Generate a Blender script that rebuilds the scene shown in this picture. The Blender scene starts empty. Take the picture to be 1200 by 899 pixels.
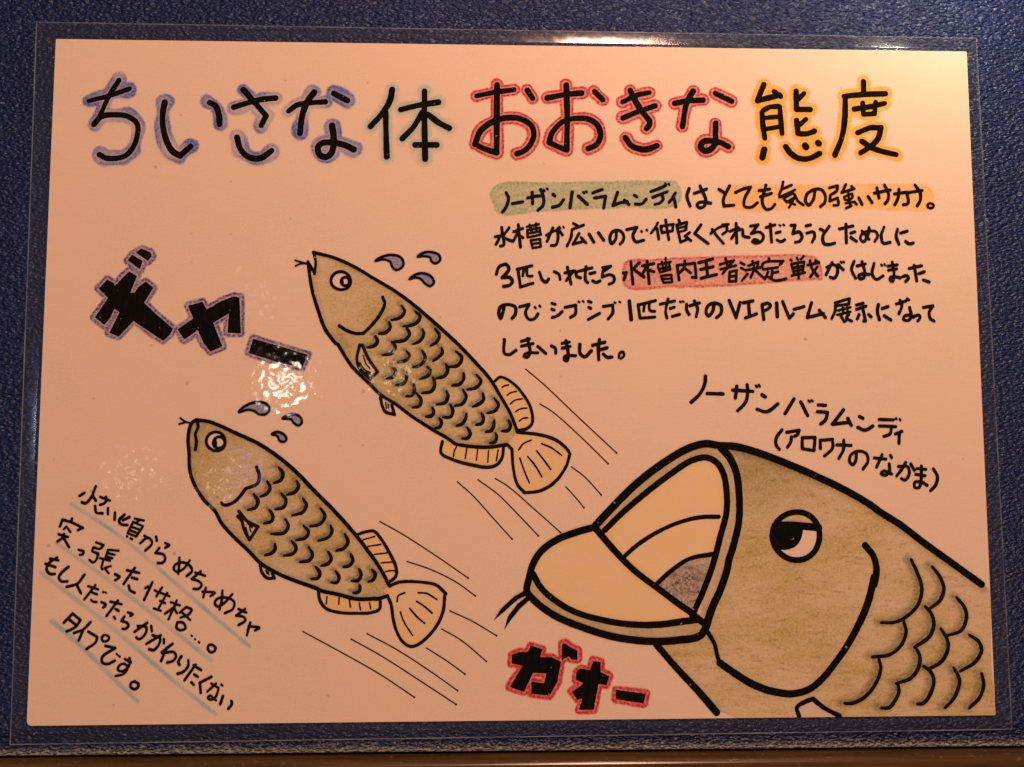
import bpy, math, random
import numpy as np

random.seed(4)
scene = bpy.context.scene

# ---------------------------------------------------------------- camera (hand-held phone, solved from the sheet's corners)
def rodrigues(r):
    r = np.array(r, float); t = np.linalg.norm(r); k = r / t
    K = np.array([[0, -k[2], k[1]], [k[2], 0, -k[0]], [-k[1], k[0], 0]])
    return np.eye(3) + math.sin(t) * K + (1 - math.cos(t)) * K @ K

SHEET_W, SHEET_H = 297.0, 214.0                       # mm
F_PX = 900.0
RC = rodrigues([-0.0700, -0.0282, 0.0004]) @ np.diag([1.0, -1.0, -1.0])
TC = np.array([2.2983, -3.4876, 242.8265])
CC = -RC.T @ TC                                       # camera centre in sheet frame: right, up, towards viewer (mm)

def to_world(p):                                      # sheet frame mm -> Blender metres
    return (p[0] / 1000.0, -p[2] / 1000.0, p[1] / 1000.0)

def on_sheet(px, h=0.0):                              # drawing grid -> sheet mm, on the plane h mm in front of the sheet
    px = np.atleast_2d(np.array(px, float))
    d = np.c_[(px[:, 0] - 600.0) / F_PX, (px[:, 1] - 449.5) / F_PX, np.ones(len(px))] @ RC
    s = (h - CC[2]) / d[:, 2]
    return (CC + d * s[:, None])[:, :2]

from mathutils import Matrix, Vector
cam_data = bpy.data.cameras.new('camera')
cam = bpy.data.objects.new('camera', cam_data)
scene.collection.objects.link(cam)
ax = [Vector((v[0], -v[2], v[1])) for v in (RC[0], -RC[1], -RC[2])]
m = Matrix((ax[0], ax[1], ax[2])).transposed().to_4x4()
m.translation = Vector(to_world(CC))
cam.matrix_world = m
cam_data.sensor_width = 36.0
cam_data.lens = F_PX / 1200.0 * 36.0
cam_data.clip_start = 0.01
cam_data.clip_end = 50.0
scene.camera = cam

# ---------------------------------------------------------------- light: a dim warm room, one warm spotlight above right, small lamps behind the viewer, an added fill from below
world = bpy.data.worlds.new('World')
scene.world = world
world.use_nodes = True
bg = world.node_tree.nodes['Background']
bg.inputs[0].default_value = (1.0, 0.64, 0.42, 1)
bg.inputs[1].default_value = 0.045

def lamp(name, kind, loc, target, power, color, size):
    d = bpy.data.lights.new(name, kind)
    d.energy = power; d.color = color
    if kind == 'AREA':
        d.shape = 'DISK'; d.size = size
    else:
        d.shadow_soft_size = size
    o = bpy.data.objects.new(name, d)
    scene.collection.objects.link(o)
    o.location = loc
    o.rotation_euler = (Vector(target) - Vector(loc)).to_track_quat('-Z', 'Y').to_euler()
    return o

WARM = (1.0, 0.535, 0.312)
key = lamp('spotlight', 'POINT', (0.075, -0.12, 0.22), (0, 0, 0), 0.58, (1.0, 0.58, 0.40), 0.02)
corner_lamp = lamp('corner_downlight', 'POINT', (0.155, -0.05, 0.155), (0, 0, 0), 0.25, (1.0, 0.84, 0.56), 0.006)
def mirrored(px, dist, h=0.0):                        # where a room lamp stands whose glint the glossy sheet shows at that spot
    p = on_sheet(px)[0]
    P = np.array([p[0], p[1], 0.0])
    v = P - CC; v /= np.linalg.norm(v); v[2] = -v[2]
    return to_world(P + v * dist)
room_light = lamp('room_light', 'AREA', (0.20, -1.0, 0.88), (0, 0, 0), 13.7, WARM, 0.14)
low_fill = lamp('low_fill_light', 'AREA', (0.10, -0.62, -1.30), (0, 0, 0), 7.2, WARM, 0.14)  # unseen fill added from below to lift the lower part of the sheet
side_light = lamp('side_tank_light', 'AREA', (-1.0, -0.95, 0.0), (0, 0, 0), 0.6, (0.62, 0.75, 1.0), 0.12)
glint_lamp = lamp('ceiling_spot', 'POINT', mirrored((334, 450), 1000), (0, 0, 0), 0.38, (1.0, 0.84, 0.70), 0.012)
violet_lamp = lamp('violet_tank_lamp', 'POINT', mirrored((288, 554), 1500), (0, 0, 0), 0.075, (0.36, 0.18, 1.0), 0.014)
for spot, power in (((257, 570), 0.055), ((464, 438), 0.10), ((308, 346), 0.03), ((153, 556), 0.045)):      # weaker lamps farther down the room
    lamp('far_spot', 'POINT', mirrored(spot, 1400), (0, 0, 0), power, (1.0, 0.80, 0.60), 0.010)

scene.view_settings.view_transform = 'Standard'
scene.view_settings.look = 'None'
scene.view_settings.exposure = 0.0
scene.view_settings.gamma = 1.0
scene.view_settings.use_curve_mapping = False

# ---------------------------------------------------------------- node helpers
def new_mat(name):
    m = bpy.data.materials.new(name); m.use_nodes = True
    nt = m.node_tree; nt.nodes.clear()
    out = nt.nodes.new('ShaderNodeOutputMaterial')
    return m, nt, out

def put(nt, socket, v):
    if hasattr(v, 'is_output') or isinstance(v, bpy.types.NodeSocket):
        nt.links.new(v, socket)
    elif isinstance(v, (tuple, list)) and len(v) == 3 and socket.type == 'RGBA':
        socket.default_value = (*v, 1)
    else:
        socket.default_value = v

def coords(nt, scale=(1, 1, 1), rot=(0, 0, 0)):
    tc = nt.nodes.new('ShaderNodeTexCoord'); mp = nt.nodes.new('ShaderNodeMapping')
    nt.links.new(tc.outputs['Object'], mp.inputs[0])
    mp.inputs['Scale'].default_value = scale; mp.inputs['Rotation'].default_value = rot
    return mp.outputs[0]

def noise(nt, vec, scale, detail=2.0, rough=0.5, distort=0.0):
    n = nt.nodes.new('ShaderNodeTexNoise')
    nt.links.new(vec, n.inputs['Vector'])
    n.inputs['Scale'].default_value = scale; n.inputs['Detail'].default_value = detail
    n.inputs['Roughness'].default_value = rough; n.inputs['Distortion'].default_value = distort
    return n.outputs[0]

def math_(nt, op, a, b=0.0, c=0.0, clamp=False):
    n = nt.nodes.new('ShaderNodeMath'); n.operation = op; n.use_clamp = clamp
    put(nt, n.inputs[0], a); put(nt, n.inputs[1], b); put(nt, n.inputs[2], c)
    return n.outputs[0]

def remap(nt, v, a, b, c, d):
    n = nt.nodes.new('ShaderNodeMapRange'); n.clamp = True
    put(nt, n.inputs[0], v)
    for i, x in enumerate((a, b, c, d)): n.inputs[i + 1].default_value = x
    return n.outputs[0]

def mix(nt, fac, a, b, mode='MIX'):
    n = nt.nodes.new('ShaderNodeMix'); n.data_type = 'RGBA'; n.blend_type = mode
    put(nt, n.inputs[0], fac); put(nt, n.inputs[6], a); put(nt, n.inputs[7], b)
    return n.outputs[2]

def bump(nt, height, dist, strength=1.0, normal=None):
    n = nt.nodes.new('ShaderNodeBump')
    n.inputs['Strength'].default_value = strength; n.inputs['Distance'].default_value = dist
    nt.links.new(height, n.inputs['Height'])
    if normal is not None: nt.links.new(normal, n.inputs['Normal'])
    return n.outputs[0]

def attr(nt, name):
    n = nt.nodes.new('ShaderNodeAttribute'); n.attribute_name = name
    return n.outputs['Fac']

def paper_colour(nt):
    v = coords(nt)
    fine = noise(nt, v, 1500, 2)
    cloud = noise(nt, v, 38, 4)
    laid = noise(nt, coords(nt, (120, 120, 1400)), 1, 2)
    c = mix(nt, remap(nt, fine, 0.3, 0.7, 0, 1), (0.755, 0.615, 0.54), (0.845, 0.72, 0.65))
    c = mix(nt, remap(nt, cloud, 0.3, 0.7, 0, 0.8), c, (0.84, 0.68, 0.58))
    return mix(nt, remap(nt, laid, 0.35, 0.65, 0, 0.35), c, (0.76, 0.64, 0.56))

def film_normal(nt):                                  # pebbly laminate: fine grain, soft ripples
    v = coords(nt)
    grain = noise(nt, v, 430, 0.0, 0.5)
    n1 = bump(nt, grain, 0.000054, 1.0)
    ripple = noise(nt, v, 45, 1.0)
    return bump(nt, ripple, 0.00015, 1.0, n1)

def laminated(nt, out, colour, rough=0.7):
    p = nt.nodes.new('ShaderNodeBsdfPrincipled')
    put(nt, p.inputs['Base Color'], colour)
    p.inputs['Roughness'].default_value = rough
    p.inputs['Specular IOR Level'].default_value = 0.05
    p.inputs['Coat Weight'].default_value = 1.0
    p.inputs['Coat Roughness'].default_value = 0.072
    p.inputs['Coat IOR'].default_value = 1.5
    nt.links.new(film_normal(nt), p.inputs['Coat Normal'])
    nt.links.new(p.outputs[0], out.inputs[0])

def paper_mat():
    m, nt, out = new_mat('paper')
    c = paper_colour(nt)
    specks = noise(nt, coords(nt), 420, 0.0)
    c = mix(nt, remap(nt, specks, 0.84, 0.87, 0, 0.4), c, (0.30, 0.2, 0.13))
    laminated(nt, out, c)
    return m

def ink_mat(name='black_marker', col=(0.002, 0.0016, 0.0014), worn=0.0):
    m, nt, out = new_mat(name)
    v = coords(nt)
    c = mix(nt, remap(nt, noise(nt, coords(nt, (900, 1, 150), (0, 0.6, 0)), 1, 3), 0.5, 0.75, 0, 1), col, tuple(x * 2.0 + 0.004 for x in col))
    if worn:                                          # pinholes the pen skipped over
        c = mix(nt, remap(nt, noise(nt, v, 750, 1), 0.735, 0.77, 0, worn), c, (0.42, 0.33, 0.22))
    laminated(nt, out, c)
    return m

def pencil_mat(name, pigment, second=(0.12, 0.13, 0.075), grain=1.0, streak=(1, 1, 1), angle=0.0, streaks=0.0, hatch=0.0):
    m, nt, out = new_mat(name)
    base = paper_colour(nt)
    v = coords(nt)
    tooth = noise(nt, v, 1300, 2.0, 0.6)
    f = math_(nt, 'MULTIPLY', attr(nt, 'pigment'), remap(nt, tooth, 0.28, 0.72, 1.0 - 0.75 * grain, 1.0 + 0.55 * grain), clamp=True)
    if streaks:
        s = noise(nt, coords(nt, streak, (0, angle, 0)), 1, 4, 0.65, 0.6)
        f = math_(nt, 'MULTIPLY', f, remap(nt, s, 0.3, 0.7, 1 - streaks, 1 + streaks), clamp=True)
    c = mix(nt, f, base, pigment)
    g = math_(nt, 'MULTIPLY', attr(nt, 'shade_pencil'), remap(nt, tooth, 0.25, 0.7, 0.55, 1.25), clamp=True)
    c = mix(nt, g, c, second)
    if hatch:                                         # darker pencil strokes lying across the fill
        hs = noise(nt, coords(nt, (streak[0] * 2.2, 1, streak[2] * 2.0), (0, angle, 0)), 1, 3, 0.7, 0.8)
        hm = math_(nt, 'MULTIPLY', remap(nt, hs, 0.52, 0.72, 0, hatch), remap(nt, tooth, 0.35, 0.65, 0.35, 1.2), clamp=True)
        hm = math_(nt, 'MULTIPLY', hm, remap(nt, attr(nt, 'pigment'), 0.1, 0.4, 0, 1))
        c = mix(nt, hm, c, (0.13, 0.10, 0.06))
    laminated(nt, out, c)
    return m

# ---------------------------------------------------------------- object helpers
def link(o, parent=None):
    scene.collection.objects.link(o)
    if parent is not None: o.parent = parent
    return o

def mesh_obj(name, verts, faces, mat, parent=None, smooth=False):
    me = bpy.data.meshes.new(name)
    me.from_pydata([tuple(map(float, v)) for v in verts], [], [tuple(f) for f in faces])
    me.materials.append(mat)
    if smooth: me.polygons.foreach_set('use_smooth', [True] * len(me.polygons))
    me.update()
    return link(bpy.data.objects.new(name, me), parent)

# ---------------------------------------------------------------- pen strokes -> flat ink
MM = 0.268                                            # mm per drawing-grid unit, for pen widths
def parse(text, closed=False):
    """-> list of (points in sheet mm, width in mm)"""
    out, cur, patch, w, wo = [], [], PATCH['px'], 1.0, 1.0
    def flush():
        nonlocal cur
        if len(cur) >= 2: out.append((on_sheet(cur), wo * MM * 1.14))
        cur = []
    for chunk in text.replace('|', ';').split(';'):
        for t in chunk.split():
            if t[0] == '@': patch = PATCH[t[1:]]
            elif t[0] == 'w': w = float(t[1:])
            else:
                x, y = t.split(',')
                cur.append((patch[0] + float(x) / patch[2], patch[1] + float(y) / patch[2])); wo = w / patch[2]
        flush()
    return out

def spline(P, closed=False, step=0.35):
    P = np.array(P, float)
    n = len(P)
    if n < 3 and not closed: 
        return P
    Q = np.vstack([P[-1], P, P[0], P[1]]) if closed else np.vstack([2 * P[0] - P[1], P, 2 * P[-1] - P[-2]])
    out = []
    for i in range(n if closed else n - 1):
        p0, p1, p2, p3 = Q[i], Q[i + 1], Q[i + 2], Q[i + 3]
        k = max(2, int(np.linalg.norm(p2 - p1) / step))
        # centripetal-ish tangents keep the hand-drawn bends tight
        d1, d0, d2 = np.linalg.norm(p2 - p1), np.linalg.norm(p1 - p0) + 1e-9, np.linalg.norm(p3 - p2) + 1e-9
        m1 = ((p1 - p0) / d0 + (p2 - p1) / d1) * 0.5 * d1
        m2 = ((p2 - p1) / d1 + (p3 - p2) / d2) * 0.5 * d1
        t = np.linspace(0, 1, k, endpoint=False)[:, None]
        out.append((2*t**3 - 3*t**2 + 1) * p1 + (t**3 - 2*t**2 + t) * m1 + (-2*t**3 + 3*t**2) * p2 + (t**3 - t**2) * m2)
    if not closed: out.append(P[-1:])
    return np.vstack(out)

def circle(patch, cx, cy, rx, ry, n=40):
    ox, oy, s = PATCH[patch.strip('@')]
    a = np.linspace(0, 2 * math.pi, n, endpoint=False)
    wob = 1 + 0.02 * np.sin(2 * a + cx) + 0.015 * np.sin(3 * a + cy)
    return on_sheet(np.c_[ox + (cx + rx * np.cos(a) * wob) / s, oy + (cy + ry * np.sin(a) * wob) / s])

class Field:
    """a signed distance field on a mm grid; ink is where it is negative"""
    def __init__(self, cell, pts, pad):
        lo, hi = np.min(pts, 0) - pad, np.max(pts, 0) + pad
        self.cell, self.lo = cell, lo
        self.nx, self.ny = int((hi[0] - lo[0]) / cell) + 2, int((hi[1] - lo[1]) / cell) + 2
        self.x = lo[0] + np.arange(self.nx) * cell; self.y = lo[1] + np.arange(self.ny) * cell
        self.d = np.full((self.ny, self.nx), 9.0)
        self.pad = pad
    def window(self, P, r):
        lo = ((np.min(P, 0) - r - self.lo) / self.cell).astype(int); hi = ((np.max(P, 0) + r - self.lo) / self.cell).astype(int) + 2
        i0, i1 = max(lo[0], 0), min(hi[0], self.nx); j0, j1 = max(lo[1], 0), min(hi[1], self.ny)
        return (slice(j0, j1), slice(i0, i1)), self.x[i0:i1][None, :], self.y[j0:j1][:, None]
    def seg(self, a, b, ra, rb):
        sl, X, Y = self.window(np.array([a, b]), max(ra, rb) + self.pad)
        d = b - a; L = float(d @ d) + 1e-12
        t = np.clip(((X - a[0]) * d[0] + (Y - a[1]) * d[1]) / L, 0, 1)
        q = np.hypot(X - a[0] - t * d[0], Y - a[1] - t * d[1]) - (ra + (rb - ra) * t)
        self.d[sl] = np.minimum(self.d[sl], q)
    def stroke(self, P, r, rng=None, taper=0.0):
        n = len(P); rr = np.full(n, r)
        if rng is not None and n > 2:
            s = np.linspace(0, 1, n)
            rr = r * (1 + 0.06 * np.sin(s * rng.uniform(3, 9) + rng.uniform(0, 6)) + rng.uniform(-0.05, 0.05))
        if taper:
            s = np.linspace(0, 1, n); rr = rr * (1 - taper * np.abs(2 * s - 1) ** 3)
        for i in range(n - 1): self.seg(P[i], P[i + 1], rr[i], rr[i + 1])
    def poly(self, P):
        P = np.array(P); n = len(P)
        sl, X, Y = self.window(P, self.pad)
        d = np.full((Y.shape[0], X.shape[1]), 99.0); ins = np.zeros(d.shape, bool)
        for i in range(n):
            a, b = P[i], P[(i + 1) % n]; e = b - a; L = float(e @ e) + 1e-12
            t = np.clip(((X - a[0]) * e[0] + (Y - a[1]) * e[1]) / L, 0, 1)
            d = np.minimum(d, np.hypot(X - a[0] - t * e[0], Y - a[1] - t * e[1]))
            if a[1] != b[1]:
                c = (a[1] > Y) != (b[1] > Y)
                ins ^= c & (X < (b[0] - a[0]) * (Y - a[1]) / (b[1] - a[1]) + a[0])
        self.d[sl] = np.minimum(self.d[sl], np.where(ins, -d, d))
    def grids(self):
        return np.meshgrid(self.x, self.y)

def smooth_noise(X, Y, wavelength, seed):
    """value noise for the waver of a pen edge"""
    r = np.random.RandomState(seed)
    T = r.rand(64, 64) * 2 - 1
    u, v = X / wavelength, Y / wavelength
    i, j = np.floor(u).astype(int), np.floor(v).astype(int)
    fu, fv = u - i, v - j
    fu, fv = fu * fu * (3 - 2 * fu), fv * fv * (3 - 2 * fv)
    g = lambda a, b: T[b % 64, a % 64]
    return (g(i, j) * (1 - fu) + g(i + 1, j) * fu) * (1 - fv) + (g(i, j + 1) * (1 - fu) + g(i + 1, j + 1) * fu) * fv

PAPER_HALF = np.array([SHEET_W / 2, SHEET_H / 2])
def flat_mesh(name, F, level, mat, parent, attrs=None, layer=1, trim=True):
    """the region F.d < level as one flat mesh lying LAYER x 0.02 mm in front of the paper; attrs: {name: grid}"""
    d = F.d - level
    X, Y = F.grids()
    if trim: d = np.maximum(d, np.maximum(np.abs(X) - PAPER_HALF[0], np.abs(Y) - PAPER_HALF[1]) + 0.02)
    ny, nx = d.shape
    idx = np.arange(ny * nx).reshape(ny, nx)
    a, b, c, e = idx[:-1, :-1].ravel(), idx[:-1, 1:].ravel(), idx[1:, 1:].ravel(), idx[1:, :-1].ravel()
    T = np.vstack([np.c_[a, b, c], np.c_[a, c, e]])
    D = d.ravel()
    inside = (D[T] < 0)
    k = inside.sum(1)
    vals = {n_: g.ravel() for n_, g in (attrs or {}).items()}
    base = np.c_[X.ravel(), Y.ravel()]
    pts, tris, keys = [], [], []
    tri_full = T[k == 3]
    edges = []                                        # crossing vertices, keyed by their grid edge
    def cross(p, q):
        lo, hi = np.minimum(p, q), np.maximum(p, q)
        return lo.astype(np.int64) * (nx * ny) + hi
    new_tris = []
    N = nx * ny
    for kk in (1, 2):
        S = T[k == kk]; I = inside[k == kk]
        if not len(S): continue
        r = np.argmax(I if kk == 1 else ~I, axis=1)
        row = np.arange(len(S))
        p0, p1, p2 = S[row, r], S[row, (r + 1) % 3], S[row, (r + 2) % 3]
        e1, e2 = cross(p0, p1) + N, cross(p0, p2) + N
        if kk == 1: new_tris.append(np.c_[p0, e1, e2])
        else:
            new_tris.append(np.c_[e1, p1, p2]); new_tris.append(np.c_[e1, p2, e2])
    allT = np.vstack([tri_full.astype(np.int64)] + new_tris) if new_tris else tri_full.astype(np.int64)
    uniq, inv = np.unique(allT.ravel(), return_inverse=True)
    tris = inv.reshape(-1, 3)
    isg = uniq < N
    g0 = np.where(isg, uniq, (uniq - N) // N).astype(np.int64); g1 = np.where(isg, uniq, (uniq - N) % N).astype(np.int64)
    d0, d1 = D[g0], D[g1]
    den = np.where(isg, 1.0, d0 - d1); t = np.where(isg, 0.0, d0 / np.where(den == 0, 1, den)); t = np.clip(t, 0, 1)
    xy = base[g0] * (1 - t[:, None]) + base[g1] * t[:, None]
    n = len(xy)
    me = bpy.data.meshes.new(name)
    co = np.zeros((n, 3)); co[:, 0] = xy[:, 0] / 1000; co[:, 1] = -layer * 0.00002; co[:, 2] = xy[:, 1] / 1000
    me.vertices.add(n); me.vertices.foreach_set('co', co.ravel())
    m_ = len(tris)
    me.loops.add(m_ * 3); me.loops.foreach_set('vertex_index', tris.astype(np.int32).ravel())
    me.polygons.add(m_); me.polygons.foreach_set('loop_start', np.arange(0, m_ * 3, 3, dtype=np.int32))
    try: me.polygons.foreach_set('loop_total', np.full(m_, 3, dtype=np.int32))
    except Exception: pass
    me.update(calc_edges=True)
    for an, g in vals.items():
        at = me.attributes.new(an, 'FLOAT', 'POINT')
        at.data.foreach_set('value', (g[g0] * (1 - t) + g[g1] * t).astype(np.float32))
    me.materials.append(mat)
    return link(bpy.data.objects.new(name, me), parent)

SEED = [0]
def ink_field(text, cell=0.2, pad=1.0, closed_poly=False, taper=0.0, extra=None, waver=1.0):
    SEED[0] += 1
    rng = np.random.RandomState(SEED[0])
    S = parse(text)
    pts = np.vstack([s[0] for s in S] + ([extra] if extra is not None else []))
    F = Field(cell, pts, pad + 1.2)
    for P, w in S:
        if closed_poly: F.poly(P)
        else: F.stroke(spline(P), w / 2, rng, taper)
    X, Y = F.grids()
    F.d = F.d + waver * (0.035 * smooth_noise(X, Y, 0.9, SEED[0]) + 0.02 * smooth_noise(X, Y, 0.35, SEED[0] + 50))
    return F
# ----------------------------------------------------------------------------------------------
# THE DRAWING.  Pen strokes as x,y lists on a drawing grid; "@k" switches to another patch of it,
# "wN" sets the pen width for what follows, ";" or "|" ends a stroke.
# ----------------------------------------------------------------------------------------------
PATCH = {
 't1': (90, 70, 6), 't2': (260, 70, 6), 't3': (420, 70, 6), 't4': (540, 70, 6), 't5': (710, 70, 6), 't6': (870, 70, 6),
 'pa': (570, 205, 6), 'pb': (740, 205, 6), 'pc': (910, 205, 6), 'pd': (570, 300, 6), 'pe': (740, 300, 6), 'pf': (910, 300, 6),
 'y1': (100, 280, 6), 'y2': (200, 300, 6), 'n1': (790, 430, 6), 'n2': (930, 440, 6), 'g1': (580, 710, 6),
 'l6': (40, 550, 7.494), 'l7': (40, 660, 7.494), 'l8': (180, 620, 7.494), 'l9': (140, 720, 7.494), 'l0': (50, 700, 7.494),
 'a1': (340, 280, 6), 'a2': (390, 370, 6), 'a3': (500, 440, 6), 'b1': (200, 460, 6), 'b2': (230, 540, 6), 'b3': (350, 610, 6),
 'c1': (530, 420, 6), 'c2': (480, 540, 6), 'd1': (340, 640, 4), 'e1': (570, 500, 4), 'e2': (570, 630, 4), 'e3': (820, 510, 6),
 'e4': (780, 640, 6), 'e5': (980, 540, 6), 'e6': (980, 640, 6), 'e7': (760, 720, 6), 'e8': (980, 710, 6), 'f1': (900, 674, 4),
 'px': (0, 0, 1),
}

TITLE_SMALL = """@t1 w32 85,291 240,250 372,205; 298,145 225,260 160,400 122,455 | w36 122,455 175,400 270,388 360,400 425,450 425,540 400,610 345,675 270,695 200,690 160,668;
 w38 620,300 605,380 612,500 640,590 680,650 728,675 | 728,675 800,610; w40 935,302 975,325 1000,390 1005,455;
 @t2 w36 85,335 180,305 280,280 380,270; 152,212 230,300 312,395 | 312,395 278,462; w38 108,548 125,615 165,670 220,695 280,690 350,640;
 w36 470,362 530,320 620,305 728,297; w38 650,230 600,300 565,400 550,518; 788,238 883,288; w40 775,465 785,530 785,610 765,665 730,685 690,670 675,620 700,590 760,582 860,600 928,632"""
TITLE_BODY = """@t3 w38 238,210 225,280 175,370 85,470; 192,370 195,520 200,682; 298,352 430,320 562,300; 465,222 465,450 470,698; 450,370 390,470 310,555; 490,385 560,440 638,482; 400,600 552,600"""
TITLE_BIG = """@t4 w34 112,255 250,228 375,212; w38 255,178 253,400 252,655 | 252,655 170,628 100,595 | 100,595 140,500 240,430 340,408 430,420 500,470 512,540 480,610 440,645 395,662; w36 468,215 505,272;
 608,270 740,245 850,235; w38 742,180 748,400 745,635 | 745,635 690,615 622,582 | 622,582 640,520 720,435 830,412 900,420 960,460 982,530 960,590 930,612 895,625; w36 940,225 998,282;
 @t5 w34 118,298 220,250 305,232; 120,410 230,365 345,325; w38 172,218 230,330 305,428 | 305,428 310,450 285,485; w40 137,550 180,605 245,630 300,628 358,605;
 w38 485,308 560,292 682,285; 612,222 570,300 538,470; w36 770,238 885,293; w40 772,448 770,520 768,590 730,635 690,640 665,610 690,575 750,572 810,585 862,612"""
TITLE_MANNER = """@t6 w36 150,175 105,290 | 105,290 180,270 262,250; w34 222,225 268,260; w36 137,372 145,470 157,552; w34 145,358 190,335 250,328 | 262,332 270,430 278,520; w30 165,408 255,402; 165,488 262,472;
 w36 377,222 380,350 | 380,350 478,350; w32 432,238 392,280; w36 380,428 390,520 | 390,520 450,522 505,503; w32 445,420 402,458; w42 153,632 140,688; w38 304,612 340,660 400,695 470,695 542,660; w44 440,605 447,614; w40 530,585 538,592;
 w36 850,155 852,220; 715,258 850,245 1005,240; 722,260 720,400 700,540 650,670; w34 785,348 900,330 1000,308; w32 845,305 850,385 | 850,385 930,380 | 930,380 935,300;
 w36 810,515 900,480 975,480 | 975,480 950,560 880,625 830,655; 840,575 910,620 1000,650 1080,668"""

LINE_ONE = """@pa w20 138,125 155,160 148,205 128,245 112,262; 183,203 255,190; 290,163 350,150 400,148; 322,122 325,202; 382,104 400,150 398,215 362,250; w15 403,107 408,114; 426,97 431,103; w20 468,137 482,149; 465,228 510,215 543,175;
 w22 603,122 588,230; 647,150 710,208; w15 680,121 687,129; 700,116 705,122; w20 748,127 815,103; 760,163 838,150 | 838,150 825,233; 923,122 890,215 | 890,215 940,197 990,190; 970,178 1003,208; 1040,144 1058,155; 1047,205 1090,205 1123,172;
 @pb 137,118 200,94 240,75; 150,158 200,138 250,120; 213,142 223,170 200,198 165,207; w15 238,61 243,70; 262,64 267,71; w20 308,128 290,160 264,193; 300,168 312,226;
 405,97 390,150 412,220; 442,131 528,100; 482,80 523,190 505,225 480,232 460,215 475,195 515,192 556,200;
 615,102 648,124; 690,77 645,180 650,220 | 650,220 720,213; 732,124 790,98 838,87 | 838,87 792,180 795,222 840,228 885,197; 945,72 920,200 948,243 985,235 1008,208; 897,112 970,100; 907,154 983,131;
 @pc w17 45,50 38,90 18,138; 42,100 105,72; 20,158 80,130 130,106; 50,165 118,132 150,185 188,212; 72,192 132,155; w15 58,180 130,210; 122,168 87,230;
 w20 270,112 255,180 225,213 205,190 212,140 260,105 310,102 340,140 338,195 308,223; w18 372,92 428,76 | 428,78 423,110 378,143 | 378,143 373,185 | 373,185 428,162 | 428,162 433,212 402,214; 487,67 462,120; 457,126 545,98; 527,82 543,98; w15 475,155 530,132 | 530,132 533,160 480,175 475,155; 502,120 518,222; 485,200 550,190; w17 488,235 525,217; 545,188 563,208;
 w20 577,162 600,207; 642,152 671,196; 687,129 798,107; 705,93 720,163; 757,72 785,130 783,175 762,203; 828,135 915,122 | 915,122 922,203 892,211; 860,102 853,165 830,210; 928,125 1023,110; 972,72 1010,130 1008,185 987,218; w16 1082,200 1103,212 1100,228 1078,234 1062,224 1064,207 1082,200"""
LINE_TWO = """@pa w18 62,435 95,430 | 95,430 82,465 66,490; 108,370 112,415 120,496 98,501; 160,372 122,438 150,455 188,468; 192,400 255,377; 225,350 232,430 240,508; 222,402 190,466; 235,430 258,442;
 w15 285,365 370,347; 303,350 318,398; 350,342 352,392; 287,388 290,440 | 290,440 383,420 | 383,420 375,372 | 375,372 287,388; 288,413 378,397; 312,460 325,515 | 325,515 383,505 | 383,505 378,452 | 378,452 312,460; 320,486 378,478;
 w18 422,425 490,392 503,420 488,493 455,497; 467,372 427,468; 502,377 535,423; w14 513,366 518,374; 540,365 544,373; w18 612,342 640,358; 602,385 683,353; 602,387 595,440 567,500; 652,412 608,488 | 608,488 688,466; 666,442 700,478;
 w20 722,417 755,473; 787,407 825,460; 915,397 905,460 880,483 868,450 885,402 930,390 963,420 960,465 940,486; 987,385 1058,369 | 1058,369 1030,430 1050,470 1105,460; w15 1089,396 1093,400; 1126,386 1131,391;
 @pb w18 185,337 165,375 137,410; 180,378 192,452; 205,362 215,408 | 205,362 293,347 | 293,347 288,393 | 215,408 288,394; 240,318 262,455;
 332,318 340,338; 317,352 388,334 | 388,334 383,385; w14 325,375 383,362; 330,404 383,388; w18 317,352 345,473 | 345,473 385,457; 408,407 377,430; 375,430 418,463; w20 488,352 445,413 | 445,413 538,483;
 w18 557,412 620,368 668,362 668,395 640,418; 567,383 600,430 646,482; 640,352 680,348; w19 735,342 740,480; 692,397 752,372 | 752,372 703,447; 745,390 780,385 785,428 828,440;
 837,361 890,351 | 890,351 842,413 | 842,413 900,402 928,430 915,465 870,480 850,470 862,455 888,460; 947,370 1008,352; 975,347 985,472; 1017,408 1045,401; 1022,458 1050,470 1078,456; w14 1040,353 1046,358; 1068,350 1074,356;
 @pc w20 102,355 130,353 | 130,353 115,413 | 115,413 160,402 178,430 165,465 132,474; 207,360 238,352; 212,410 260,402 268,430 250,473; 307,381 325,390; 370,362 325,435 333,483 365,490 408,479;
 442,380 535,360; 487,347 490,477; 522,410 550,401; 522,440 560,467; w18 600,395 650,453; 650,372 640,430 610,470 590,455 602,412 650,395 700,402 710,430 690,468; w20 755,367 735,430 750,480 798,475; 850,382 840,430 860,488; 872,409 918,396; 907,468 930,485 960,480"""
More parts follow.
